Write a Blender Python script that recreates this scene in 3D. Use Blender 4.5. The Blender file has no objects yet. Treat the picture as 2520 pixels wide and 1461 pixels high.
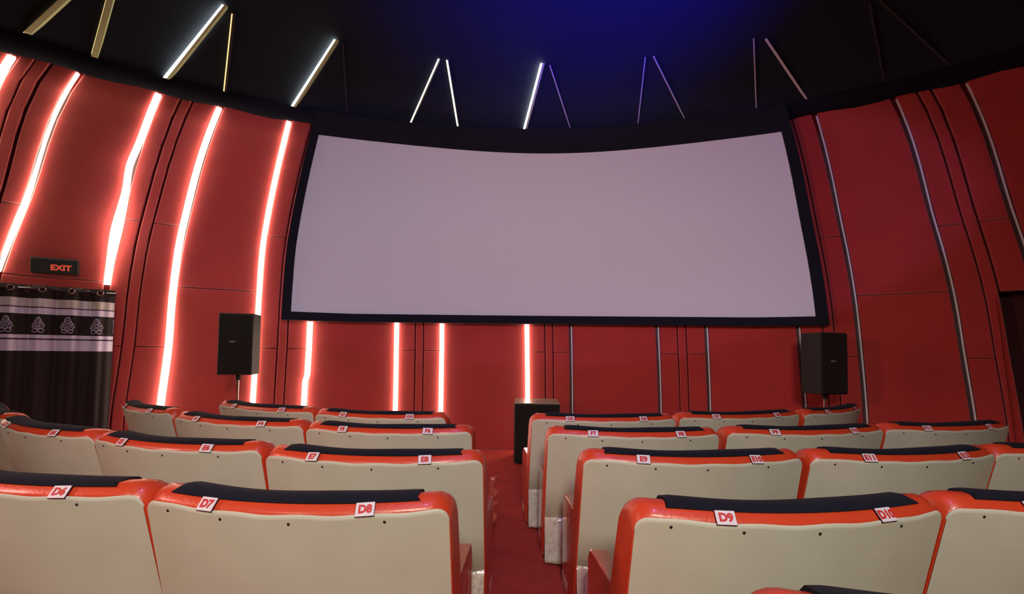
import bpy, bmesh, math, random
from mathutils import Vector, Matrix
random.seed(7)
scene = bpy.context.scene
COL = scene.collection
R = math.radians

# ---------------------------------------------------------------- camera
EYE = 1.65
cam_d = bpy.data.cameras.new('camera'); cam = bpy.data.objects.new('camera', cam_d); COL.objects.link(cam)
cam_d.sensor_fit = 'HORIZONTAL'; cam_d.sensor_width = 36.0; cam_d.lens = 36.0*1150/2520
cam_d.shift_y = 84.29/2520; cam_d.clip_start = .05; cam_d.clip_end = 60
cam.matrix_world = Matrix.Translation((0, 0, EYE)) @ Matrix.Rotation(R(92.5), 4, 'X') @ Matrix.Rotation(R(0.8), 4, 'Z')
scene.camera = cam

# ---------------------------------------------------------------- view, world
scene.view_settings.view_transform = 'Standard'; scene.view_settings.look = 'None'
scene.view_settings.gamma = 1.0; scene.view_settings.exposure = 0.0
scene.view_settings.use_curve_mapping = False
w = bpy.data.worlds.new('world'); scene.world = w; w.use_nodes = True
w.node_tree.nodes['Background'].inputs[0].default_value = (.01, .01, .014, 1)
w.node_tree.nodes['Background'].inputs[1].default_value = .2

# ---------------------------------------------------------------- lamps of the hall and added fills
def lamp(name, kind, loc, power, color, aim=None, size=.3, spot=None, blend=.6, spread=None):
    d = bpy.data.lights.new(name, kind); d.energy = power; d.color = color
    if kind == 'AREA':
        d.shape = 'DISK'; d.size = size
        if spread: d.spread = R(spread)
    else: d.shadow_soft_size = size
    if kind == 'SPOT': d.spot_size = R(spot); d.spot_blend = blend
    o = bpy.data.objects.new(name, d); COL.objects.link(o); o.location = loc
    if aim is not None:
        o.rotation_euler = (Vector(aim)-Vector(loc)).to_track_quat('-Z', 'Y').to_euler()
    return o
lamp('warm_house_lamp', 'SPOT', (.25, -2.4, 3.9), 800, (1.0, .93, .76), aim=(0, 3.0, .5), size=.5, spot=105, blend=.7)
lamp('warm_house_lamp', 'SPOT', (-3.0, -1.6, 3.7), 130, (1.0, .86, .70), aim=(-2.0, 4.5, .8), size=.5, spot=80, blend=.8)
lamp('right_wall_fill', 'SPOT', (-6.2, .8, 3.2), 520, (1.0, .42, .36), aim=(7.0, 5.5, 2.4), size=.4, spot=80, blend=1)  # added red-tinted fill on the right wall, replaces unseen left wall strips
scr_fill = lamp('screen_fill', 'SPOT', (.2, -6.5, 4.9), 1300, (.42, .34, 1.0), aim=(.2, 8.0, 3.4), size=.1, spot=51, blend=.15)  # added violet fill from the rear to light the screen evenly
scr_fill.scale = (1, .30, 1)
lamp('blue_stage_lamp', 'SPOT', (1.2, 2.7, 4.7), 1500, (.010, .012, 1.0), aim=(1.0, 4.1, 6.6), size=.1, spot=110, blend=.7)
lamp('violet_spot', 'SPOT', (.3, -.4, 5.4), 150, (.50, .32, 1.0), aim=(0, 2.6, 0), size=.12, spot=110)
lamp('violet_spot', 'SPOT', (.1, 1.8, 5.4), 70, (.35, .28, 1.0), aim=(.1, 4.3, 0), size=.12, spot=36, blend=.5)  # second violet spot, added to tint the front row skirts and aisle

# ---------------------------------------------------------------- dome geometry
# dome shell: centre, level heights above the floor, radius and azimuth law of each level
CX, CY = 0.0, -1.5
LV = [ # z, r, a0, a1, a2, a3 (degrees)
 (0.0, 9.47, 3.96, 13.37,-.086,-.107),
 (0.65,9.46, 3.96, 13.37,-.086,-.107),
 (1.65,9.42, 3.85, 13.30,-.080,-.119),
 (2.54,9.34, 3.67, 13.16,-.078,-.121),
 (3.315,9.12,3.45, 12.85,-.075,-.120),
 (4.86,8.42, 3.33, 11.50,-.073,-.082),
 (5.53,7.62, 3.03, 10.34,-.063,-.081),
 (6.15,6.35, 3.03, 10.34,-.063,-.081),
 (6.75,4.30, 3.03, 10.34,-.063,-.081),
 (7.05,2.20, 3.03, 10.34,-.063,-.081),
 (7.15,0.05, 3.03, 10.34,-.063,-.081)]
def _phi(m,a0,a1,a2,a3):
    def c(t): return a0+a1*t+a2*t*t+a3*t**3
    if -4<=m<=4: return math.radians(c(m))
    sp=(360-(c(4)-c(-4)))/26
    return math.radians(c(4)+sp*(m-4) if m>4 else c(-4)+sp*(m+4))
def _lv(z):
    n=len(LV)
    i=0
    while i<n-2 and z>LV[i+1][0]: i+=1
    lin=LV[i][0]==4.86
    z0,z1=LV[i][0],LV[i+1][0]; t=max(0.,min(1.,(z-z0)/(z1-z0)))
    out=[]
    for k in range(1,6):  # monotone-ish cubic between levels
        y0,y1=LV[i][k],LV[i+1][k]
        d=(y1-y0)/(z1-z0)
        dm=(LV[i][k]-LV[i-1][k])/(LV[i][0]-LV[i-1][0]) if i>0 else d
        dp=(LV[i+2][k]-LV[i+1][k])/(LV[i+2][0]-LV[i+1][0]) if i<n-2 else d
        m0=(dm+d)/2 if dm*d>0 or k>1 else 0; m1=(dp+d)/2; h=z1-z0
        if lin: out.append(y0+(y1-y0)*t); continue
        out.append((2*t**3-3*t*t+1)*y0+(t**3-2*t*t+t)*h*m0+(-2*t**3+3*t*t)*y1+(t**3-t*t)*h*m1)
    return out
def S(m,z,off=0.0):
    r,a0,a1,a2,a3=_lv(z); a=_phi(m,a0,a1,a2,a3); r=max(r-off,.01)
    return (CX+r*math.sin(a), CY+r*math.cos(a), z)

SO={(3,-1):(2.15,1.95),(2,1):(2.10,2.15),(-3,1):(2.65,2.5),(-2,-1):(2.15,2.3),(-4,1):(1.45,2.1),(-4,-1):(1.45,1.45),(-3,-1):(1.75,1.9)}
def E_(k,s,z):
    """bay coordinate of the light strip a little to the side s of seam k"""
    r,a0,a1,a2,a3=_lv(z); f=lambda m:_phi(m,a0,a1,a2,a3)
    lo,hi=SO.get((k,s),(2.25,2.25)); u=max(0.,min(1.,(z-2.5)/2.3)); t=f(k)+s*math.radians(lo+(hi-lo)*u)
    m=k+s*.19
    for _ in range(4): m-= (f(m)-t)/((f(m+.01)-f(m-.01))/.02)
    return m
def mlen(m, z):                          # metres per bay along the wall
    a, b = S(m-.01, z), S(m+.01, z)
    return math.hypot(a[0]-b[0], a[1]-b[1])/.02

# ---------------------------------------------------------------- materials
MATS = {}
def mat(name, color, rough=.6, metal=0., spec=.5, emit=None, estr=0., noise=None, nscale=8., bump=0., bscale=200.,
        sheen=0., coat=0., stretch=None, bdist=.01):
    if name in MATS: return MATS[name]
    m = bpy.data.materials.new(name); m.use_nodes = True; nt = m.node_tree; b = nt.nodes['Principled BSDF']
    b.inputs['Base Color'].default_value = (*color, 1); b.inputs['Roughness'].default_value = rough
    b.inputs['Metallic'].default_value = metal; b.inputs['Specular IOR Level'].default_value = spec
    b.inputs['Sheen Weight'].default_value = sheen; b.inputs['Sheen Roughness'].default_value = .6; b.inputs['Coat Weight'].default_value = coat
    b.inputs['Coat Roughness'].default_value = .08
    if emit: b.inputs['Emission Color'].default_value = (*emit, 1); b.inputs['Emission Strength'].default_value = estr
    tc = nt.nodes.new('ShaderNodeTexCoord')
    src = tc.outputs['Object']
    if stretch:
        mp = nt.nodes.new('ShaderNodeMapping'); mp.inputs['Scale'].default_value = stretch
        nt.links.new(src, mp.inputs['Vector']); src = mp.outputs['Vector']
    if noise:
        n = nt.nodes.new('ShaderNodeTexNoise'); n.inputs['Scale'].default_value = nscale; n.inputs['Detail'].default_value = 6
        nt.links.new(src, n.inputs['Vector'])
        r = nt.nodes.new('ShaderNodeValToRGB'); r.color_ramp.elements[0].position = .3; r.color_ramp.elements[1].position = .7
        r.color_ramp.elements[0].color = (*noise, 1); r.color_ramp.elements[1].color = (*color, 1)
        nt.links.new(n.outputs['Fac'], r.inputs['Fac']); nt.links.new(r.outputs['Color'], b.inputs['Base Color'])
    if bump:
        n2 = nt.nodes.new('ShaderNodeTexNoise'); n2.inputs['Scale'].default_value = bscale; n2.inputs['Detail'].default_value = 3
        nt.links.new(src, n2.inputs['Vector'])
        bp = nt.nodes.new('ShaderNodeBump'); bp.inputs['Strength'].default_value = bump; bp.inputs['Distance'].default_value = bdist
        nt.links.new(n2.outputs['Fac'], bp.inputs['Height']); nt.links.new(bp.outputs['Normal'], b.inputs['Normal'])
    MATS[name] = m
    return m
wall_red = lambda: mat('red wall fabric', (.46, .014, .011), .60, spec=.10, noise=(.40, .012, .009), nscale=2.5, bump=.25, bscale=260, sheen=.75)
groove_m = lambda: mat('dark wall groove', (.10, .008, .007), .9, spec=.1)
carpet = lambda: mat('red carpet', (.62, .050, .034), .95, spec=.08, noise=(.46, .034, .026), nscale=5., bump=.9, bscale=420, sheen=.05)
ceil_m = lambda: mat('black ceiling cloth', (.016, .018, .028), .85, spec=.15, bump=.3, bscale=60)
rim_m = lambda: mat('black rim cloth', (.010, .010, .016), .9, spec=.1)
frame_m = lambda: mat('black velvet border', (.012, .012, .018), .9, spec=.08, sheen=.05)
screen_m = lambda: mat('white screen cloth', (.74, .72, .74), .85, spec=.15, bump=.05, bscale=300)
cream = lambda: mat('cream leatherette', (.61, .62, .50), .52, spec=.35, noise=(.56, .56, .445), nscale=4., bump=.12, bscale=320)
orange = lambda: mat('orange red leatherette', (.66, .062, .020), .36, spec=.5, bump=.15, bscale=60, coat=.15)
plastic_cream = lambda: mat('cream leatherette under clear plastic', (.66, .63, .52), .10, spec=1., coat=1., bump=1.0, bscale=11., bdist=.07, stretch=(1, 1, .5))
plastic_red = lambda: mat('red leatherette under clear plastic', (.42, .055, .030), .18, spec=.7, coat=.8, bump=.5, bscale=12.)
pad_m = lambda: mat('black pad cloth', (.010, .011, .020), .85, spec=.10, sheen=.02, bump=.3, bscale=300)
seat_m = lambda: mat('black seat cloth', (.014, .014, .018), .8, spec=.2)
tag_m = lambda: mat('white seat tag', (.78, .74, .80), .35, spec=.4)
tagback = lambda: mat('seat tag edge', (.10, .05, .06), .5)
num_m = lambda: mat('red printed number', (.60, .035, .035), .5)
screw_m = lambda: mat('dark screw', (.03, .03, .028), .4, metal=.6)
blk = lambda: mat('black speaker paint', (.016, .014, .013), .55, spec=.35, bump=.3, bscale=240)
grille_m = lambda: mat('speaker grille', (.022, .020, .017), .6, spec=.3, bump=1., bscale=500)
chrome = lambda: mat('chrome', (.75, .70, .66), .18, metal=1.)
led_on = lambda: mat('lit led strip', (.9, .9, .85), .5, emit=(1.0, .86, .66), estr=10.5)
led_cool = lambda: mat('lit led strip on the ceiling', (.9, .9, .85), .5, emit=(.90, 1.0, .82), estr=14.)
led_thin = lambda: mat('weak led strip', (.9, .9, .85), .5, emit=(1.0, .95, .70), estr=2.4)
led_gold = lambda: mat('dim golden led strip', (.8, .7, .4), .5, emit=(1.0, .80, .32), estr=1.0)
led_red = lambda: mat('lit led strip turned sideways', (.9, .6, .4), .5, emit=(1.0, .30, .14), estr=3.5)
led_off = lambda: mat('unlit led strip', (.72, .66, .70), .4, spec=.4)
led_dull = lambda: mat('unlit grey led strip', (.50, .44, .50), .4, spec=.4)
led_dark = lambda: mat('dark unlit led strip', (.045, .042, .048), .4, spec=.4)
chan_m = lambda: mat('pale led channel', (.62, .66, .34), .45, spec=.4)
chan_d = lambda: mat('dark led channel', (.05, .02, .02), .6)

# ---------------------------------------------------------------- object helpers
def obj(name, me, m=None, parent=None, label=None):
    if isinstance(me, bmesh.types.BMesh):
        bm = me; me = bpy.data.meshes.new(name); bm.normal_update(); bm.to_mesh(me); bm.free()
    o = bpy.data.objects.new(name, me); COL.objects.link(o)
    if m is not None:
        for mm in (m if isinstance(m, (list, tuple)) else [m]): me.materials.append(mm)
    if parent is not None: o.parent = parent
    if label: o['label'] = label
    return o
def tag(o, label, cat, group=None):
    o['label'] = label; o['category'] = cat
    if group: o['group'] = group
    return o
def thing(name, label, cat, loc=(0, 0, 0), rz=0, group=None):
    o = bpy.data.objects.new(name, None); COL.objects.link(o); o.empty_display_size = .2
    o.location = loc; o.rotation_euler = (0, 0, rz)
    return tag(o, label, cat, group)
def struct(name, me, m):
    o = obj(name, me, m); o['kind'] = 'structure'; return o
def smooth(o, on=True):
    for p in o.data.polygons: p.use_smooth = on
    return o
def box(bm, x0, x1, y0, y1, z0, z1, bev=0.):
    r = bmesh.ops.create_cube(bm, size=1.0)
    bmesh.ops.scale(bm, vec=(x1-x0, y1-y0, z1-z0), verts=r['verts'])
    bmesh.ops.translate(bm, vec=((x0+x1)/2, (y0+y1)/2, (z0+z1)/2), verts=r['verts'])
    if bev:
        es = {e for v in r['verts'] for e in v.link_edges}
        bmesh.ops.bevel(bm, geom=list(es), offset=bev, segments=3, affect='EDGES', profile=.6)
    return r['verts']
def nbox(*a, **k): bm = bmesh.new(); box(bm, *a, **k); return bm
def grid(bm, P, closed_u=False, mi=None):
    V = [[bm.verts.new(p) for p in row] for row in P]; F = []
    for i in range(len(V)-1):
        n = len(V[i])
        for j in range(n if closed_u else n-1):
            k = (j+1) % n
            try: f = bm.faces.new((V[i][j], V[i][k], V[i+1][k], V[i+1][j])); F.append(f)
            except ValueError: continue
            if mi is not None: f.material_index = mi(i, j)
    return V
def tube(bm, pts, rad, n=12, cap=True):
    rings = []
    for i, p in enumerate(pts):
        p = Vector(p); a = Vector(pts[max(i-1, 0)]); b = Vector(pts[min(i+1, len(pts)-1)]); t = (b-a).normalized()
        s = t.cross(Vector((0, 0, 1)) if abs(t.z) < .9 else Vector((1, 0, 0))).normalized(); u = s.cross(t)
        rr = rad[i] if isinstance(rad, (list, tuple)) else rad
        rings.append([p+(s*math.cos(q)+u*math.sin(q))*rr for q in [2*math.pi*k/n for k in range(n)]])
    V = grid(bm, rings, True)
    if cap: bm.faces.new(V[0][::-1]); bm.faces.new(V[-1])
def text_mesh(txt, size, bold=.012, depth=.0008):
    c = bpy.data.curves.new('number', 'FONT'); c.body = txt; c.size = size; c.align_x = 'CENTER'; c.align_y = 'CENTER'
    c.offset = bold*size; c.extrude = depth; c.resolution_u = 3
    o = bpy.data.objects.new('tmp', c); COL.objects.link(o)
    dg = bpy.context.evaluated_depsgraph_get(); me = bpy.data.meshes.new_from_object(o.evaluated_get(dg))
    bpy.data.objects.remove(o); bpy.data.curves.remove(c)
    return me
def copy_obj(o, parent=None):
    c = o.copy(); COL.objects.link(c)
    if parent is not None: c.parent = parent
    return c
def copy_tree(o, parent=None):
    c = copy_obj(o, parent)
    for ch in list(o.children): copy_tree(ch, c)
    return c

# ================================================================ THE HALL
Z_RIM = 4.86
# floor
bm = bmesh.new(); NF = 96
ring = [bm.verts.new((S(17*2*i/NF-17, 0, -.15)[0], S(17*2*i/NF-17, 0, -.15)[1], 0)) for i in range(NF)]
c0 = bm.verts.new((CX, CY, 0))
for i in range(NF): bm.faces.new((c0, ring[i], ring[(i+1) % NF]))
bmesh.ops.recalc_face_normals(bm, faces=bm.faces)
struct('floor', bm, carpet())

# walls: a dark shell with raised cloth panels in front of it
DOORS = [(-3.86, -3.16, 2.37), (3.02, 3.96, 2.47)]
def in_door(m0, m1, z0, z1):
    for a, b, h in DOORS:
        if m0 >= a-.03 and m1 <= b+.03 and z1 <= h+.02: return True
    return False
def panel(bm, fa, fb, z0, z1, nu, ina=0, inb=0):
    """fa, fb: edge position in bays as functions of height; ina, inb: inset in metres"""
    bev, th = .012, .032
    nz = max(2, int((z1-z0)/.28))
    zs = [(z0, -th), (z0, -.01)] + [(z0+bev+(z1-z0-2*bev)*i/nz, 0) for i in range(nz+1)] + [(z1, -.01), (z1, -th)]
    rows = []
    for z, oz in zs:
        a = fa(z); b = fb(z); L = mlen((a+b)/2, z); a += ina/L; b -= inb/L; d = bev/L
        us = [(a, -th), (a, -.01)] + [(a+d+(b-a-2*d)*i/nu, 0) for i in range(nu+1)] + [(b, -.01), (b, -th)]
        rows.append([S(m, z, min(oz, ou)) for m, ou in us])
    grid(bm, rows, mi=lambda i, j: 0)
SEAM_GAP, SEAM_WIDE = (1.65, 3.315), (2.50,)
def build_wall(name, m0, m1, fine=True):
    bm = bmesh.new()
    # backing shell (material 1)
    zs = [0, .6, 1.2, 1.65, 2.0, 2.37, 2.47, 2.9, 3.315, 3.7, 4.1, 4.5, 4.9]
    edges = sorted(set([m0+(m1-m0)*i/(8*(m1-m0)) for i in range(int(8*(m1-m0))+1)] + [e for d in DOORS for e in d[:2] if m0 < e < m1]))
    for i in range(len(edges)-1):
        for j in range(len(zs)-1):
            mm = (edges[i]+edges[i+1])/2; zz = (zs[j]+zs[j+1])/2
            if any(a < mm < b and zz < h for a, b, h in DOORS): continue
            q = [S(edges[i], zs[j], -.032), S(edges[i+1], zs[j], -.032), S(edges[i+1], zs[j+1], -.032), S(edges[i], zs[j+1], -.032)]
            f = bm.faces.new([bm.verts.new(p) for p in q]); f.material_index = 1
    top = 4.93
    for k in range(int(m0), int(m1)):
        bays = []
        # half of the seam strip on each side, narrow panels, wide panel
        segs = [('gap', lambda z, k=k: k, lambda z, k=k: E_(k, 1, z), .075, .031, 2),
                ('wide', lambda z, k=k: E_(k, 1, z), lambda z, k=k: E_(k+1, -1, z), .031, .031, 7),
                ('gap', lambda z, k=k: E_(k+1, -1, z), lambda z, k=k: k+1, .031, .075, 2)]
        for kind, fa, fb, ia, ib, nu in segs:
            cuts = [0, *(SEAM_GAP if kind == 'gap' else SEAM_WIDE), top]
            dh = None
            for a, b, h in DOORS:
                if fa(1) >= a-.03 and fb(1) <= b+.03: dh = h
            if dh: cuts = [dh]+[c for c in cuts if c > dh+.1]
            for i in range(len(cuts)-1):
                panel(bm, fa, fb, cuts[i]+(.004 if i else 0.0), cuts[i+1]-.004, nu, ia, ib)
    for k in range(int(m0), int(m1)+1):           # flat strip running up each seam
        if k == int(m1) and name != 'wall_front': continue
        if k == int(m0) and name == 'wall_right': continue
        L = mlen(k, 2); d = .058/L
        door_side = [h for a, b, h in DOORS if a < k-.0 < b]
        panel(bm, lambda z, k=k, d=d: k-d, lambda z, k=k, d=d: k+d, 0, top, 1)
    o = struct(name, bm, [wall_red(), groove_m()])
    smooth(o)
    o.data.set_sharp_from_angle(angle=R(28)) if hasattr(o.data, 'set_sharp_from_angle') else None
    return o
build_wall('wall_left', -7, -2)
build_wall('wall_front', -2, 2)
build_wall('wall_right', 2, 7)
build_wall('wall_back', 7, 27, False)

# ceiling of the dome, black cloth, its edge hanging a little inside the wall
bm = bmesh.new()
zs = [4.86, 5.0, 5.15, 5.35, 5.53, 5.75, 6.0, 6.3, 6.6, 6.85, 7.0, 7.1, 7.15]
NU = 34*6
rows = [[S(-17+34*i/NU, z, .05 if z < 4.9 else (.03 if z < 5.1 else 0.0)) for i in range(NU)] for z in zs]
grid(bm, rows, True)
o = struct('ceiling', bm, ceil_m()); smooth(o)
# rolled black border where cloth meets the red wall
bm = bmesh.new(); prof = [(.035, 4.80), (.075, 4.815), (.09, 4.86), (.08, 4.92), (.03, 4.96)]
grid(bm, [[S(-17+34*i/NU, z+.012*math.sin(i*1.7)*(1 if z < 4.83 else 0), o_) for i in range(NU)] for o_, z in prof], True)
o = struct('trim_1', bm, rim_m()); smooth(o)

# doorways: dark leaf set back behind each opening, with jambs
def doorway(name, a, b, h, back, leaf_m, jamb_m):
    bm = bmesh.new(); n = 8
    rows = [[S(a+(b-a)*i/n, z, -back) for i in range(n+1)] for z in (0, h*.5, h)]
    grid(bm, rows, mi=lambda i, j: 0)
    def strip(p, q):
        vs = [bm.verts.new(v) for v in (*p, *q)]
        f = bm.faces.new((vs[0], vs[1], vs[3], vs[2])); f.material_index = 1
    for m in (a, b): strip((S(m, 0, 0), S(m, h, 0)), (S(m, 0, -back), S(m, h, -back)))
    for i in range(n):
        m0 = a+(b-a)*i/n; m1 = a+(b-a)*(i+1)/n
        strip((S(m0, h, 0), S(m1, h, 0)), (S(m0, h, -back), S(m1, h, -back)))
    o = struct(name, bm, [leaf_m, jamb_m]); return o
doorway('door_1', -3.86, -3.16, 2.37, .25, mat('dark recess backdrop', (.02, .012, .012), .7), wall_red())  # near-black backdrop, its colour stands for the shade in the recess
doorway('door_2', 3.02, 3.96, 2.47, .30, mat('dark maroon door cloth', (.060, .008, .010), .85, bump=.4, bscale=30), mat('maroon door lining', (.16, .012, .012), .8))

# ---------------------------------------------------------------- cinema screen
SM0, SM1, SZ0, SZ1 = -1.945, 1.918, 2.212, 4.645
sc = thing('cinema_screen', 'wide curved white projection screen in a black border on the front wall', 'screen', S(0, 0, .16))
def local(p, o=sc): return (p[0]-o.location[0], p[1]-o.location[1], p[2]-o.location[2])
bm = bmesh.new(); n = 64
def sbot(m): return SZ0+.035*max(0, 1-(m/1.5)**2)
def stop(m): return SZ1-.012*math.cos(m*2.4)+.002-.010*math.tanh(m*1.2)
rows = [[local(S(SM0+(SM1-SM0)*i/n, sbot(SM0+(SM1-SM0)*i/n)+(stop(SM0+(SM1-SM0)*i/n)-sbot(SM0+(SM1-SM0)*i/n))*t, .16)) for i in range(n+1)] for t in [k/10 for k in range(11)]]
grid(bm, rows); ob = obj('screen_cloth', bm, screen_m(), sc, 'white screen cloth'); smooth(ob)
def fbar(fa0, fb0, fa1, fb1, o0, o1, nn):
    """bar between two (m,z) edges: fa(t) outer edge, fb(t) inner edge"""
    bm = bmesh.new(); rows = []
    for i in range(nn+1):
        t = i/nn; A, B = fa0(t), fb0(t)
        rows.append([local(S(*A, o0)), local(S(*A, o1)), local(S(*B, o1)), local(S(*B, o0))])
    V = grid(bm, rows, True); bm.faces.new(V[0][::-1]); bm.faces.new(V[-1])
    bmesh.ops.recalc_face_normals(bm, faces=bm.faces)
    return bm
mi = lambda t, e=0: SM0+(SM1-SM0)*t
mo = lambda t: -2.01+(2.0+2.01)*t
fb = fbar(lambda t: (mo(t), 2.085+.03*max(0, 1-(mo(t)/1.5)**2)), lambda t: (mi(t), sbot(mi(t))), 0, 0, .10, .185, 64); obj('bottom_border', fb, frame_m(), sc)
fb = fbar(lambda t: (mo(t), 4.90), lambda t: (mi(t), stop(mi(t))), 0, 0, .10, .185, 64); obj('top_border', fb, frame_m(), sc)
fb = fbar(lambda t: (-2.01, 2.085+(4.90-2.085)*t), lambda t: (SM0, SZ0+(SZ1-SZ0)*t), 0, 0, .10, .184, 12); obj('side_border', fb, frame_m(), sc)
fb = fbar(lambda t: (2.0, 2.085+(4.90-2.085)*t), lambda t: (SM1, SZ0+(SZ1-SZ0)*t), 0, 0, .10, .184, 12); obj('side_border', fb, frame_m(), sc)
for mm in (-1.5, -.5, .5, 1.5):
    for zz in (2.4, 4.4):
        bm = bmesh.new(); tube(bm, [Vector(local(S(mm, zz, -.005))), Vector(local(S(mm, zz, .125)))], .02, 8)
        obj('wall_bracket', bm, frame_m(), sc)

# ---------------------------------------------------------------- led strips
def bar(path, w0, w1, o0, o1):
    """path: (m, z, shift metres sideways, extra offset, width factor); w0..w1 sideways extent; o0..o1 offset from wall"""
    bm = bmesh.new(); rows = []
    for m, z, sh, ex, wf in path:
        L = mlen(m, z); r = []
        for w, o_ in ((w0, o0), (w0, o1), (w1, o1), (w1, o0)):
            r.append(Vector(S(m+(w*wf+sh)/L, z, o_+ex)))
        rows.append(r)
    V = grid(bm, rows, True); bm.faces.new(V[0][::-1]); bm.faces.new(V[-1])
    bmesh.ops.recalc_face_normals(bm, faces=bm.faces)
    return bm
def led(k, s, z0, z1, kind, label, group, m_top=None, wob=None, ceiling=False):
    n = max(8, int((z1-z0)/.09)) if not ceiling else 1; path = []
    for i in range(n+1):
        t = i/n; z = z0+(z1-z0)*t
        m = E_(k, s, z) if not ceiling else ceiling[0]*(1-t)+ceiling[1]*t
        sh, ex, wf = wob(t) if wob else (0, 0, 1)
        path.append((m, z, sh, ex, wf))
    base = S(path[0][0], z0, 0)
    o = thing('led_strip_light', label, 'light', base, 0, group)
    def part(name, bm, m_):
        bmesh.ops.translate(bm, vec=-Vector(base), verts=bm.verts); obj(name, bm, m_, o)
    if not ceiling:
        part('channel', bar([(a, b, 0, 0, 1) for a, b, *_ in path], -.026, .026, -.030, -.016), chan_d())
        if kind == 'on': part('diffuser', bar(path, -.031, .031, -.015, .040), led_on())
        elif kind == 'red': part('diffuser', bar(path, -.020, .012, -.014, .012), led_red())
        else: part('diffuser', bar(path, .003, .022, -.015, .006), led_off())
    else:
        if kind == 'on':
            part('channel', bar([(a, b, c, 0, 1) for a, b, c, *_ in path], .010, .040, .015, .075), chan_m())
            part('diffuser', bar(path, -.026, .008, .02, .065), led_cool())
        elif kind == 'thin':
            part('channel', bar(path, .008, .016, .015, .05), chan_m()); part('diffuser', bar(path, -.012, .007, .02, .05), led_thin())
        elif kind == 'gold':
            part('channel', bar(path, .006, .026, .015, .07), chan_d()); part('diffuser', bar(path, -.010, .005, .02, .055), led_gold())
        elif kind == 'side':
            part('channel', bar(path, .0, .055, .015, .07), chan_m()); part('diffuser', bar(path, -.012, -.001, .018, .035), led_gold())
        else:
            hw = .011 if kind == 'off' else .007
            part('channel', bar(path, hw, hw+.006, .015, .04), chan_d()); part('diffuser', bar(path, -hw, hw, .02, .045), led_off() if kind == 'off' else led_dull() if kind == 'dull' else led_dark())
    return o
GW = 'vertical light strips on the red wall'; GC = 'slanting light strips on the black ceiling'
def wob_loose(t):      # a strip that has come loose and bulges
    b = math.exp(-((t-.30)/.16)**2); b2 = math.exp(-((t-.64)/.09)**2)
    return (-.028*b2+.01*b, .05*b+.02*b2, 1+.75*b)
def wob_a(t): return (.018*math.sin(t*5+1), .012*math.sin(t*9), 1.05+.25*math.sin(t*3.3+.4))
def wob_low(t): return (-.015 if t < .55 else .012, .01, 1.2)
led(-4, -1, .05, 4.78, 'on', 'lit vertical light strip at the far left edge of the photo, beside the ceiling rim', GW)
led(-4, 1, 2.52, 4.79, 'on', 'lit light strip on the red wall up and left of the exit sign', GW, wob=lambda t: (.0, 0, .38+.45*math.exp(-((t-.28)/.2)**2)))
led(-3, -1, 2.46, 4.79, 'on', 'lit loose bulging light strip ending just above the right end of the curtain rail', GW, wob=wob_loose)
led(-3, 1, .05, 4.79, 'on', 'tall lit light strip between the curtained doorway and the left tripod speaker', GW, wob=wob_a)
led(-2, -1, .05, 4.79, 'on', 'tall lit light strip passing behind the left tripod speaker', GW, wob=lambda t: (0, 0, 1.0-.15*t))
led(-2, 1, .05, 2.075, 'on', 'short lit light strip under the left corner of the screen', GW, wob=wob_low)
led(-1, -1, .05, 2.10, 'on', 'short lit light strip under the screen, second from its left corner', GW)
led(-1, 1, .05, 2.10, 'on', 'short lit light strip under the screen, third from its left corner', GW)
led(0, -1, .05, 2.11, 'on', 'short lit light strip rising behind the black subwoofer below the screen', GW)
led(0, 1, .05, 2.11, 'off', 'unlit light strip under the screen, just right of the subwoofer', GW)
led(1, -1, .05, 2.10, 'off', 'unlit light strip under the right half of the screen, second right of the subwoofer', GW)
led(1, 1, .05, 2.10, 'off', 'unlit light strip under the right half of the screen, third right of the subwoofer', GW)
led(2, -1, .05, 2.075, 'off', 'unlit light strip under the right corner of the screen, left of the right speaker', GW)
led(2, 1, .05, 4.79, 'off', 'tall unlit light strip passing behind the right tripod speaker', GW)
led(3, -1, .05, 4.79, 'off', 'tall unlit light strip on the red wall left of the dark right doorway', GW)
led(3, 1, 2.52, 4.79, 'off', 'unlit light strip above the dark doorway at the right edge', GW)
led(-4, -1, 4.978, 5.450, 'side', 'pale ceiling strip at the top left corner, leftmost in the photo', GC, ceiling=(-4.165, -4.130))
led(-4, 1, 4.946, 5.450, 'side', 'pale yellow ceiling strip running out of the top edge, second from the left', GC, ceiling=(-3.741, -3.970))
led(-3, -1, 4.889, 5.572, 'on', 'brightest broad ceiling strip at upper left, with a green-yellow channel', GC, ceiling=(-3.202, -3.046), wob=lambda t: (0, 0, 1.15-.55*t))
led(-3, 1, 4.891, 5.539, 'gold', 'dim golden ceiling strip right beside the brightest one', GC, ceiling=(-2.750, -2.962))
led(-2, -1, 4.863, 5.531, 'on', 'bright ceiling strip slanting up above the left corner of the screen', GC, ceiling=(-2.232, -2.026), wob=lambda t: (0, 0, .9-.3*t))
led(-2, 1, 4.877, 5.527, 'dark', 'dark thin ceiling strip above the left corner of the screen, right leg of its pair', GC, ceiling=(-1.752, -1.957))
led(-1, -1, 4.870, 5.510, 'thin', 'thin lit ceiling strip above the screen, left leg of the evenly lit pair', GC, ceiling=(-1.237, -1.038))
led(-1, 1, 4.871, 5.506, 'thin', 'thin lit ceiling strip above the screen, right leg of the evenly lit pair', GC, ceiling=(-0.784, -0.959))
led(0, -1, 4.851, 5.502, 'on', 'bright bluish-white ceiling strip above the middle of the screen', GC, ceiling=(-0.223, -0.041), wob=lambda t: (0, 0, .62))
led(0, 1, 4.866, 5.494, 'dull', 'unlit ceiling strip above mid screen, right next to the bright one', GC, ceiling=(0.228, 0.038))
led(1, -1, 4.880, 5.503, 'dull', 'unlit ceiling strip, left leg of the first pair right of mid screen', GC, ceiling=(0.790, 0.951))
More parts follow.
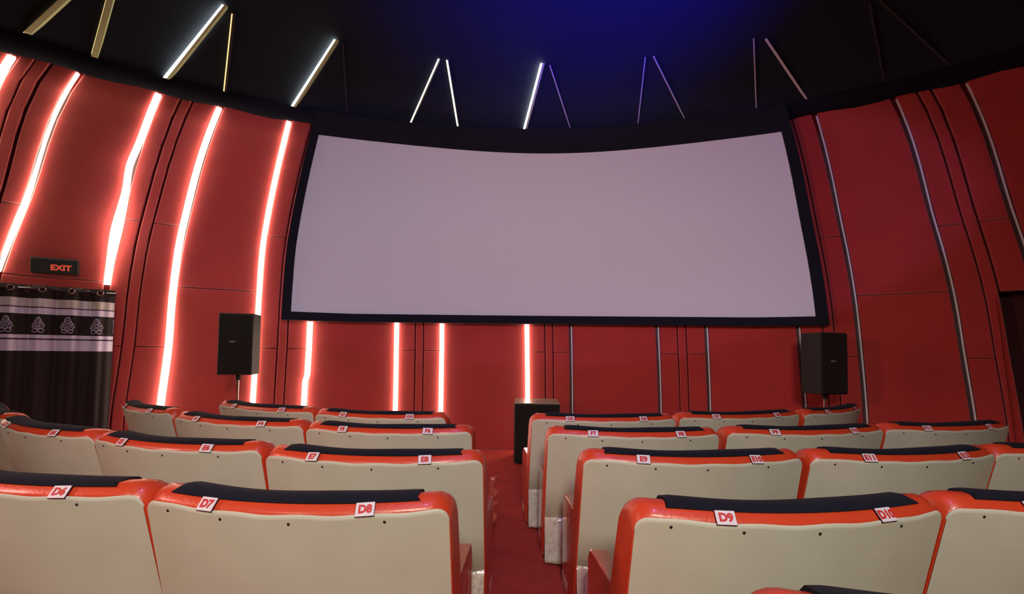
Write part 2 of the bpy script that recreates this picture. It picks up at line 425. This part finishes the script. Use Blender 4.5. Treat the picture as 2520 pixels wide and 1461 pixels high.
led(1, 1, 4.885, 5.505, 'dull', 'unlit ceiling strip, right leg of the first pair right of mid screen', GC, ceiling=(1.222, 1.028))
led(2, -1, 4.854, 5.508, 'dull', 'unlit ceiling strip, left leg of the pair over the right screen corner', GC, ceiling=(1.773, 1.944))
led(2, 1, 4.872, 5.483, 'off', 'unlit ceiling strip, right leg of the pair over the right screen corner', GC, ceiling=(2.204, 2.044))
led(3, -1, 4.888, 5.538, 'dark', 'faint ceiling strip at upper right, left leg of the last pair', GC, ceiling=(2.752, 2.959))
led(3, 1, 4.877, 5.539, 'dark', 'hardly visible ceiling strip in the dark top right corner', GC, ceiling=(3.253, 3.046))

# ================================================================ SEATS
SW, SH, LEAN = 1.30, 1.09, .262      # width, height, lean of the backrest
def ztop(x):
    a = abs(x); r = .075; d = a-(SW/2-r)
    z = SH-.012*(1-(2*x/SW)**2)
    if d > 0: z -= r-math.sqrt(max(r*r-d*d, 0))
    return z
def rear(x, z): return -.105*(1-(2*x/SW)**2)+(SH-z)*LEAN
def back_points(prof, xs):
    rows = []
    for x in xs:
        zt = ztop(x)
        rows.append([(x, rear(x, zt+dz if dz is not None else za)+dy, (zt+dz) if dz is not None else za) for dy, dz, za in prof])
    return rows
def xcols(hw, n=26, r=.075):
    xs = [-hw+2*hw*i/n for i in range(n+1)]
    ex = [hw-r*(1-math.cos(R(a))) for a in (15, 32, 50, 70, 88)] + [hw]
    xs = [x for x in xs if abs(x) < hw-r] + ex + [-e for e in ex]
    return sorted(set(round(x, 5) for x in xs))
def make_seat():
    t = thing('cinema_sofa', 'x', 'sofa')
    # orange shell
    prof = [(.03, None, .02), (.0, None, .30), (.0, None, .62), (.0, -.16, 0), (0, -.052, 0), (.014, -.036, 0), (.042, -.011, 0), (.062, -.002, 0),
            (.10, -.0, 0), (.14, -.012, 0), (.165, -.05, 0), (.175, -.16, 0), (.19, None, .62), (.20, None, .30), (.20, None, .02)]
    rows = back_points(prof, xcols(SW/2))
    bm = bmesh.new(); V = grid(bm, rows)
    bm.faces.new(V[0]); bm.faces.new(V[-1][::-1])
    for i in range(len(V)-1): bm.faces.new((V[i][0], V[i][-1], V[i+1][-1], V[i+1][0]))
    bmesh.ops.recalc_face_normals(bm, faces=bm.faces)
    o = obj('backrest', bm, orange(), t, 'orange-red leatherette backrest'); smooth(o)
    o.data.set_sharp_from_angle(angle=R(50)) if hasattr(o.data, 'set_sharp_from_angle') else None
    # cream rear panel
    hw = SW/2-.004; bm = bmesh.new(); rows = []
    rc = .05
    for x in xcols(hw, 26, rc):
        d = abs(x)-(hw-rc); drop = rc-math.sqrt(max(rc*rc-d*d, 0)) if d > 0 else 0
        zt = SH-.012*(1-(2*x/SW)**2)-.046-drop+.003*math.sin(x*23)
        zl = [zt-.004, zt-.02, zt-.10, zt-.25, .60, .36]
        rows.append([(x, rear(x, zt)+.001, zt)]+[(x, rear(x, z)-.0055, z) for z in zl]+[(x, rear(x, .355)+.002, .355)])
    grid(bm, rows); bmesh.ops.recalc_face_normals(bm, faces=bm.faces)
    for f in bm.faces:
        if f.normal.y > 0: f.normal_flip()
    o = obj('back_panel', bm, cream(), t, 'cream leatherette back panel'); smooth(o)
    # plastic covered skirt
    bm = bmesh.new(); rows = []
    xs = [-SW/2+.004+(SW-.008)*i/60 for i in range(61)]
    for x in xs:
        w_ = lambda z: .004*math.sin(x*31+z*9)+.003*math.sin(x*57-z*23)
        y0 = rear(x, .36)
        rows.append([(x, y0+.012, .368), (x, y0-.010+w_(.3), .360)] +
                    [(x, y0-.010-(.36-z)*.06+w_(z), z) for z in (.33, .29, .25, .21, .17, .13, .09, .05, .02)] + [(x, y0+.06, .012)])
    grid(bm, rows)
    bmesh.ops.recalc_face_normals(bm, faces=bm.faces)
    for f in bm.faces:
        if f.normal.y > 0: f.normal_flip()
    o = obj('skirt', bm, plastic_cream(), t, 'shiny cream skirt wrapped in clear plastic'); smooth(o)
    # black pad laid over the top
    xs = [-.515+1.03*i/28 for i in range(29)]
    bm = bmesh.new(); rows = []
    for i, x in enumerate(xs):
        e = min(1, min(i, 28-i)/1.5+.25); b = .006*e+.003*math.sin(x*9)*e
        zt = ztop(x); sk = .0
        P = [(.040, -.016), (.034, -.012+b*.4), (.048, -.002+b), (.10, .006+b), (.15, -.002+b), (.182, -.05+b*.3), (.196, -.20), (.186, -.205), (.172, -.06), (.14, -.014), (.10, -.004), (.06, -.006)]
        rows.append([(x*(1+.03*(dy < .04)), rear(x, zt+dz)+dy, zt+dz) for dy, dz in P])
    V = grid(bm, rows, True); bm.faces.new(V[0][::-1]); bm.faces.new(V[-1])
    bmesh.ops.recalc_face_normals(bm, faces=bm.faces)
    o = obj('head_pad', bm, pad_m(), t, 'black cloth head pad'); smooth(o)
    o.data.set_sharp_from_angle(angle=R(55)) if hasattr(o.data, 'set_sharp_from_angle') else None
    # screws
    me = None
    for x, dz in ((-.52, .080), (-.26, .088), (.03, .092), (.40, .085)):
        z = SH-dz; bm = bmesh.new()
        bmesh.ops.create_uvsphere(bm, u_segments=8, v_segments=5, radius=.0062)
        bmesh.ops.scale(bm, vec=(1, .5, 1), verts=bm.verts)
        if me is None: s = obj('screw', bm, screw_m(), t); me = s.data
        else: bm.free(); s = obj('screw', me, None, t)
        s.location = (x, rear(x, z)-.006, z)
    # seat base, cushions, armrests
    o = obj('seat_base', nbox(-SW/2+.10, SW/2-.10, .42, .70, .05, .30, bev=.02), plastic_red(), t)
    for sx in (-1, 1):
        o = obj('seat_cushion', nbox(min(sx*.01, sx*.53), max(sx*.01, sx*.53), .42, .74, .302, .43, bev=.035), seat_m(), t); smooth(o)
    for sx in (-1, 1):
        bm = bmesh.new()
        pr = [(.17+.03, .655), (.14+.03, .635), (.20, .30), (.28, .02), (.70, .02), (.70, .60), (.67, .648), (.64, .655)]
        xs_ = (-.046, -.040, .040, .046)
        rows = [[(x, (y if abs(x) < .045 else y+(.006 if y < .5 else -.006)), (z if abs(x) < .045 or z < .1 else z-.006)) for y, z in pr] for x in xs_]
        V = grid(bm, rows, True); bm.faces.new(V[0][::-1]); bm.faces.new(V[-1]); bmesh.ops.recalc_face_normals(bm, faces=bm.faces)
        o = obj('armrest', bm, plastic_red(), t, 'red armrest wrapped in clear plastic'); o.location.x = sx*(SW/2-.085)
        box2 = nbox(-.047, .047, .30, .695, .021, .10)
        obj('armrest_foot', box2, plastic_cream(), o, 'pale foot under plastic')
    # number tags
    tm = None
    for sx in (-1, 1):
        x = sx*.325
        bm = nbox(-.036, .036, -.0012, .0012, -.026, .026, bev=.001)
        if tm is None: tg = obj('seat_tag', bm, tag_m(), t, 'white number tag'); tm = tg.data
        else: bm.free(); tg = obj('seat_tag', tm, None, t, 'white number tag')
        tg.location = (x, rear(x, SH-.035)+.0095, SH-.0365); tg.rotation_euler = (R(-40), 0, R(9.2*sx))
        # the frame of the tag, seen as a dark edge
        ed = obj('tag_edge', nbox(-.0375, .0375, .0013, .0028, -.0275, .0275), tagback(), tg)
    return t
proto = make_seat()
NUM = {}
def number(txt):
    if txt not in NUM:
        me = text_mesh(txt, .042, .05); me.materials.append(num_m()); NUM[txt] = me
    return NUM[txt]
first = True
def place_seat(A, B, nums, label, group, arms=(0, 0)):
    """A, B: top rear corners in plan"""
    global first
    s = proto if first else copy_tree(proto)
    first = False
    dx, dy = B[0]-A[0], B[1]-A[1]
    s.location = ((A[0]+B[0])/2, (A[1]+B[1])/2, 0); s.rotation_euler = (0, 0, math.atan2(dy, dx))
    L = math.hypot(dx, dy); s.scale = (L/SW, 1, 1)
    s['label'] = label; s['category'] = 'sofa'; s['group'] = group
    arm = sorted([c for c in s.children if c.name.startswith('armrest')], key=lambda c: c.location.x)
    arm[0].location.x -= {1: .075, 0: -.04, -1: -.12}[arms[0]]; arm[1].location.x += {1: .075, 0: -.04, -1: -.12}[arms[1]]
    tg = sorted([c for c in s.children if c.name.startswith('seat_tag')], key=lambda c: c.location.x)
    for g, n in zip(tg, nums):
        if n is None: continue
        o = obj('seat_number', number(n), None, g, 'red number '+n)
        o.location = (0, -.0022, -.001); o.rotation_euler = (R(90), 0, 0)
        jit = random.uniform(-3, 3); g.rotation_euler[1] = R(jit)
    return s
GR = {r: 'two-place cinema sofas in the %s row' % n for r, n in zip('CDEFG', ('nearest', 'second', 'third', 'fourth', 'front'))}
L_ = 'cream and orange cinema sofa, '
place_seat((.60, 1.062), (1.88, 1.10), (None, None), L_+'just its top showing at the bottom edge, nearest', GR['C'], (0, 0))
place_seat((-2.80, 2.20), (-1.50, 1.925), ('D5', 'D6'), L_+'tag D6, cut by the left photo edge', GR['D'])
place_seat((-1.46, 1.89), (-.23, 1.82), ('D7', 'D8'), L_+'tags D7 and D8, left of the aisle', GR['D'], (0, 1))
place_seat((.47, 1.77), (1.74, 1.89), ('D9', 'D10'), L_+'tags D9 and D10, right of the aisle', GR['D'], (1, 0))
place_seat((1.79, 1.925), (3.07, 2.10), ('D11', 'D12'), L_+'cut by the right photo edge, right of the D10 tag', GR['D'])
place_seat((-5.20, 4.62), (-4.12, 3.82), ('E1', 'E2'), L_+'only its end showing at the left edge below the curtain', GR['E'])
place_seat((-4.06, 3.72), (-2.77, 3.12), ('E3', 'E4'), L_+'before the dark curtain, far left of its row', GR['E'])
place_seat((-2.73, 3.08), (-1.48, 2.79), ('E5', 'E6'), L_+'next left of the one tagged E7 and E8', GR['E'])
place_seat((-1.41, 2.70), (-.15, 2.63), ('E7', 'E8'), L_+'tags E7 and E8, left of the aisle', GR['E'], (0, 1))
place_seat((.42, 2.71), (1.74, 2.79), ('E9', 'E10'), L_+'tags E9 and E10, right of the aisle', GR['E'], (1, 0))
place_seat((1.79, 2.80), (3.10, 3.00), ('E11', 'E12'), L_+'next right of the one tagged E9 and E10', GR['E'])
place_seat((3.14, 3.03), (4.42, 3.32), ('E13', 'E14'), L_+'cut by the right edge, at end of the E row', GR['E'])
place_seat((-4.06, 4.90), (-3.10, 4.28), ('F1', 'F2'), L_+'strongly turned, between curtained doorway and left speaker', GR['F'], (0, -1))
place_seat((-2.94, 4.09), (-1.63, 3.68), ('F3', 'F4'), L_+'next left of the one tagged F5 and F6', GR['F'], (-1, 0))
place_seat((-1.58, 3.61), (-.29, 3.54), ('F5', 'F6'), L_+'tags F5 and F6, left of the aisle', GR['F'], (0, 1))
place_seat((.28, 3.54), (1.60, 3.59), ('F7', 'F8'), L_+'tag F7, right of the aisle', GR['F'], (1, 0))
place_seat((1.69, 3.66), (3.12, 3.92), ('F9', 'F10'), L_+'right neighbour of the one tagged F7', GR['F'])
place_seat((3.17, 3.96), (4.52, 4.25), ('F11', 'F12'), L_+'dim one at the right end of the F row', GR['F'])
place_seat((-3.14, 5.03), (-1.90, 4.50), ('G1', 'G2'), L_+'front row, below the left tripod speaker', GR['G'])
place_seat((-1.85, 4.42), (-.59, 4.26), ('G3', 'G4'), L_+'front row, left of the aisle', GR['G'], (0, 1))
place_seat((.19, 4.27), (1.55, 4.40), ('G5', 'G6'), L_+'front row, right of the aisle before the subwoofer', GR['G'], (1, 0))
place_seat((1.62, 4.50), (3.01, 4.88), ('G7', 'G8'), L_+'front row, second right of the aisle', GR['G'], (0, -1))
place_seat((3.09, 4.91), (4.21, 5.63), ('G9', 'G10'), L_+'front row, turned in below the right speaker', GR['G'], (-1, 0))

# ================================================================ SPEAKERS
def pa_speaker(label, loc, rz, stand_label):
    s = thing('loudspeaker', label, 'speaker', loc, rz, 'tripod loudspeakers beside the screen')
    w_, d_, h_ = .41, .34, .80
    obj('cabinet', nbox(-w_/2, w_/2, .02, d_, 0, h_, bev=.012), blk(), s)
    obj('grille', nbox(-w_/2+.012, w_/2-.012, .002, .022, .02, h_-.02, bev=.006), grille_m(), s)
    bm = nbox(-.035, .035, -.002, .004, -.012, .012, bev=.002)
    o = obj('badge', bm, mat('grey badge', (.16, .15, .14), .4), s); o.location = (-.03, 0, .43)
    bm = bmesh.new()
    for dx in (-.04, .04): tube(bm, [(dx, d_-.01, h_*.55), (dx, d_+.03, h_*.55)], .008, 8)
    tube(bm, [(-.05, d_+.03, h_*.55), (.05, d_+.03, h_*.55)], .01, 8)
    obj('handle', bm, blk(), s)
    c, s_ = math.cos(rz), math.sin(rz)
    px, py = loc[0]-s_*(d_/2), loc[1]+c*(d_/2)
    t = thing('speaker_stand', stand_label, 'stand', (px, py, 0), rz, 'tripod stands under the loudspeakers')
    H = loc[2]
    bm = bmesh.new(); tube(bm, [(0, 0, .12), (0, 0, H-.05)], .017, 14); obj('pole', bm, chrome(), t, 'chrome pole')
    bm = bmesh.new(); tube(bm, [(0, 0, H-.075), (0, 0, H)], [.028, .034], 14); obj('top_cup', bm, blk(), t)
    bm = bmesh.new(); tube(bm, [(0, 0, .62), (0, 0, .70)], .03, 14); obj('collar', bm, blk(), t)
    for a in (0, 110, 250):
        bm = bmesh.new(); x, y = math.cos(R(a)), math.sin(R(a))
        tube(bm, [(x*.02, y*.02, .62), (x*.33, y*.33, .02)], .010, 8); tube(bm, [(x*.015, y*.015, .20), (x*.18, y*.18, .31)], .007, 8)
        obj('leg', bm, blk(), t)
pa_speaker('black loudspeaker on a stand left of the screen in front of a lit strip', (-3.58, 6.04, 1.30), R(12), 'chrome-poled stand under the left loudspeaker')
pa_speaker('black loudspeaker on a stand right of the screen', (4.18, 6.04, 1.155), R(12), 'stand under the right loudspeaker')

s = thing('subwoofer', 'big black floor subwoofer box at the front end of the aisle', 'speaker', (.385, 6.9, 0), R(-1))
obj('cabinet', nbox(-.335, .335, .03, .70, .02, .885, bev=.012), blk(), s)
obj('grille', nbox(-.32, .32, .004, .032, .05, .86, bev=.006), grille_m(), s)
obj('top_sheet', nbox(-.34, .34, .0, .71, .886, .898, bev=.004), mat('dusty grey top', (.30, .27, .20), .30, spec=.7), s, 'grey reflective top')  # slab in a lighter grey than the black cabinet
for sx in (-1, 1):
    for yy in (.08, .62):
        bm = bmesh.new(); tube(bm, [(sx*.28, yy, 0), (sx*.28, yy, .022)], .025, 10); obj('foot', bm, blk(), s)

# ================================================================ EXIT SIGN
p = Vector(S(-3.495, 2.635, .0)); az = math.atan2(p.x-CX, p.y-CY)
ex = thing('exit_sign', 'dark box sign with red EXIT letters above the curtained doorway', 'sign', (p.x, p.y, p.z), -az)
ex.rotation_euler = (R(3), R(-2.0), -az)
obj('housing', nbox(-.215, .215, -.13, -.008, -.095, .095, bev=.008), mat('dark sign housing', (.014, .006, .006), .5, spec=.25), ex)
obj('top_ridge', nbox(-.20, .215, -.138, -.06, .068, .098, bev=.006), mat('sign top ridge', (.03, .014, .012), .5), ex)
me = text_mesh('EXIT', .092, .04, .001); me.materials.append(mat('dim red letters', (.5, .05, .02), .5, emit=(1., .10, .03), estr=.42))
o = obj('letters', me, None, ex, 'dim red EXIT lettering'); o.location = (.055, -.1325, -.022); o.rotation_euler = (R(90), 0, 0); o.scale = (1.0, 1.0, 1)

# ================================================================ CURTAIN
A = Vector(S(-3.96, 2.37, .17)); B = Vector(S(-3.105, 2.37, .17)); A.z = B.z = 2.325
D = (B-A); Lc = D.length; D.normalize(); Nn = Vector((D.y, -D.x, 0))          # Nn points into the hall
if Nn.dot(Vector((0, 0, 0))-A) < 0: Nn = -Nn
rod = thing('curtain_rail', 'dark glossy curtain rail over the left doorway', 'curtain rail', A)
bm = bmesh.new(); tube(bm, [Vector((0, 0, 0)), (B-A)+D*.012], .018, 12); obj('pole', bm, mat('dark polished pole', (.03, .022, .03), .15, spec=.8), rod)
for q in (.04, Lc-.02):
    bm = bmesh.new(); c = D*q; tube(bm, [c, c-Nn*.155], .01, 8); obj('bracket', bm, mat('dark polished pole', (.03, .022, .03)), rod)
cur = thing('curtain', 'black eyelet curtain with silvery satin bands over the left doorway', 'curtain', A)
def fold(u, z):
    k = min(1, (2.4-z)/.25+.25)
    return (.034*math.sin(u*2*math.pi/.265)+.010*math.sin(u*2*math.pi/.11+1.3)*k)*(.75+.3*k)+.006*math.sin(u*9+z*3)
bands = [(2.375, 0), (2.345, 0), (2.215, 1), (2.115, 2), (2.10, 3), (2.07, 4), (2.025, 0), (1.775, 4), (1.732, 2), (1.712, 3), (1.682, 4), (1.58, 0), (1.2, 0), (.8, 0), (.4, 0), (.03, 0)]
zl = []; mat_row = []
for i in range(len(bands)-1):
    z0, z1 = bands[i][0], bands[i+1][0]; n = max(1, int((z0-z1)/.10))
    for j in range(n): zl.append(z0+(z1-z0)*j/n); mat_row.append(bands[i][1])
zl.append(bands[-1][0])
NUc = 220; bm = bmesh.new(); rows = []
for z in zl:
    r_ = []
    for i in range(NUc+1):
        u = Lc*1.0*i/NUc; edge = -.10*max(0, (1.6-z)/1.6)*(i/NUc)**6 * 0
        q = D*u + Nn*(fold(u, z)); r_.append((q.x, q.y, z-A.z))
    rows.append(r_)
grid(bm, rows, mi=lambda i, j: mat_row[i])
satin = mat('silver lavender satin', (.66, .54, .66), .38, spec=.5, noise=(.46, .37, .24), nscale=7., sheen=.3, stretch=(2, 2, .35))
satin2 = mat('lower lavender satin', (.66, .54, .74), .36, spec=.5, sheen=.3)
blackc = mat('black curtain cloth', (.020, .011, .011), .75, spec=.25, sheen=.05)
piping = mat('dark violet piping', (.045, .02, .06), .5)
o = obj('cloth', bm, [blackc, satin, piping, satin2, satin2], cur); smooth(o)
sol = o.modifiers.new('thick', 'SOLIDIFY'); sol.thickness = .003
u = .06
while u < Lc-.03:
    c = D*u+Nn*fold(u, 2.325); tn = (D*1+Nn*(fold(u+.005, 2.345)-fold(u-.005, 2.345))/.01).normalized(); nn = Vector((tn.y, -tn.x, 0))
    if nn.dot(Nn) < 0: nn = -nn
    bm = bmesh.new(); ringp = [c+nn*.006+(tn*math.cos(a)+Vector((0, 0, 1))*math.sin(a))*.030 for a in [2*math.pi*k/18 for k in range(19)]]
    tube(bm, ringp, .0055, 6, cap=False); obj('eyelet', bm, mat('worn metal eyelet', (.42, .26, .22), .3, metal=.9), cur); u += .1325
# paisley motifs woven on the dark band
def teardrop(a, sc_):
    r_ = sc_*(1-.62*math.sin(a))*.5
    return (r_*math.cos(a)*.78, .5*sc_*math.sin(a)+(.18*sc_ if math.sin(a) > .6 else 0))
mm = mat('silver motif thread', (.45, .36, .52), .4, spec=.5)
for uc, sc_ in ((.30, .13), (.57, .12), (.83, .14), (1.10, .13), (1.36, .13), (1.66, .12), (1.86, .10)):
    bm = bmesh.new()
    def onc(x, z):
        u_ = min(max(uc+x, .005), Lc-.005); q = D*u_+Nn*(fold(u_, z)+.004); return Vector((q.x, q.y, z-A.z))
    for f, zc, rr in ((1.0, 1.905, .006), (.62, 1.905, .005), (.3, 1.90, .006)):
        pts = []
        for k in range(25):
            x, z = teardrop(2*math.pi*k/24, sc_*f); pts.append(onc(x, zc+z))
        tube(bm, pts, rr, 5, cap=False)
    for k in range(10):
        a = 2*math.pi*k/10; x, z = teardrop(a, sc_*.82); c_ = onc(x, 1.905+z); v = bmesh.ops.create_icosphere(bm, subdivisions=1, radius=.007)['verts']; bmesh.ops.translate(bm, vec=c_, verts=v)
    for s_ in (-1, 1):
        pts = [onc(s_*(.028+.024*math.cos(a)), 1.825+.022*math.sin(a)) for a in [2*math.pi*k/12 for k in range(13)]]; tube(bm, pts, .006, 5, cap=False)
    obj('paisley_motif', bm, mm, cur)

# torn clear plastic hanging off the armrest left of the aisle
bm = bmesh.new(); rows = []
for i in range(13):
    z = .56-.40*i/12; w_ = .05+.030*math.sin(i*1.9)+.02*math.sin(i*3.7+1)
    rows.append([(-.055+w_*j/5+.0, 3.70+.03*j/5+.008*math.sin(i+j*1.3), z) for j in range(6)])
grid(bm, [[(p[0]-.115, p[1]+.42, p[2]) for p in r_] for r_ in rows])
o = obj('torn_plastic', bm, mat('torn reddish clear plastic', (.50, .10, .07), .25, spec=.7), None); smooth(o)
o.modifiers.new('thick', 'SOLIDIFY').thickness = .002
f6 = [c for c in COL.objects if c.get('label', '').startswith(L_+'tags F5 and F6')][0]
bpy.context.view_layer.update()
o.parent = f6; o.matrix_parent_inverse = f6.matrix_world.inverted(); o['label'] = 'torn plastic wrap hanging off the armrest'
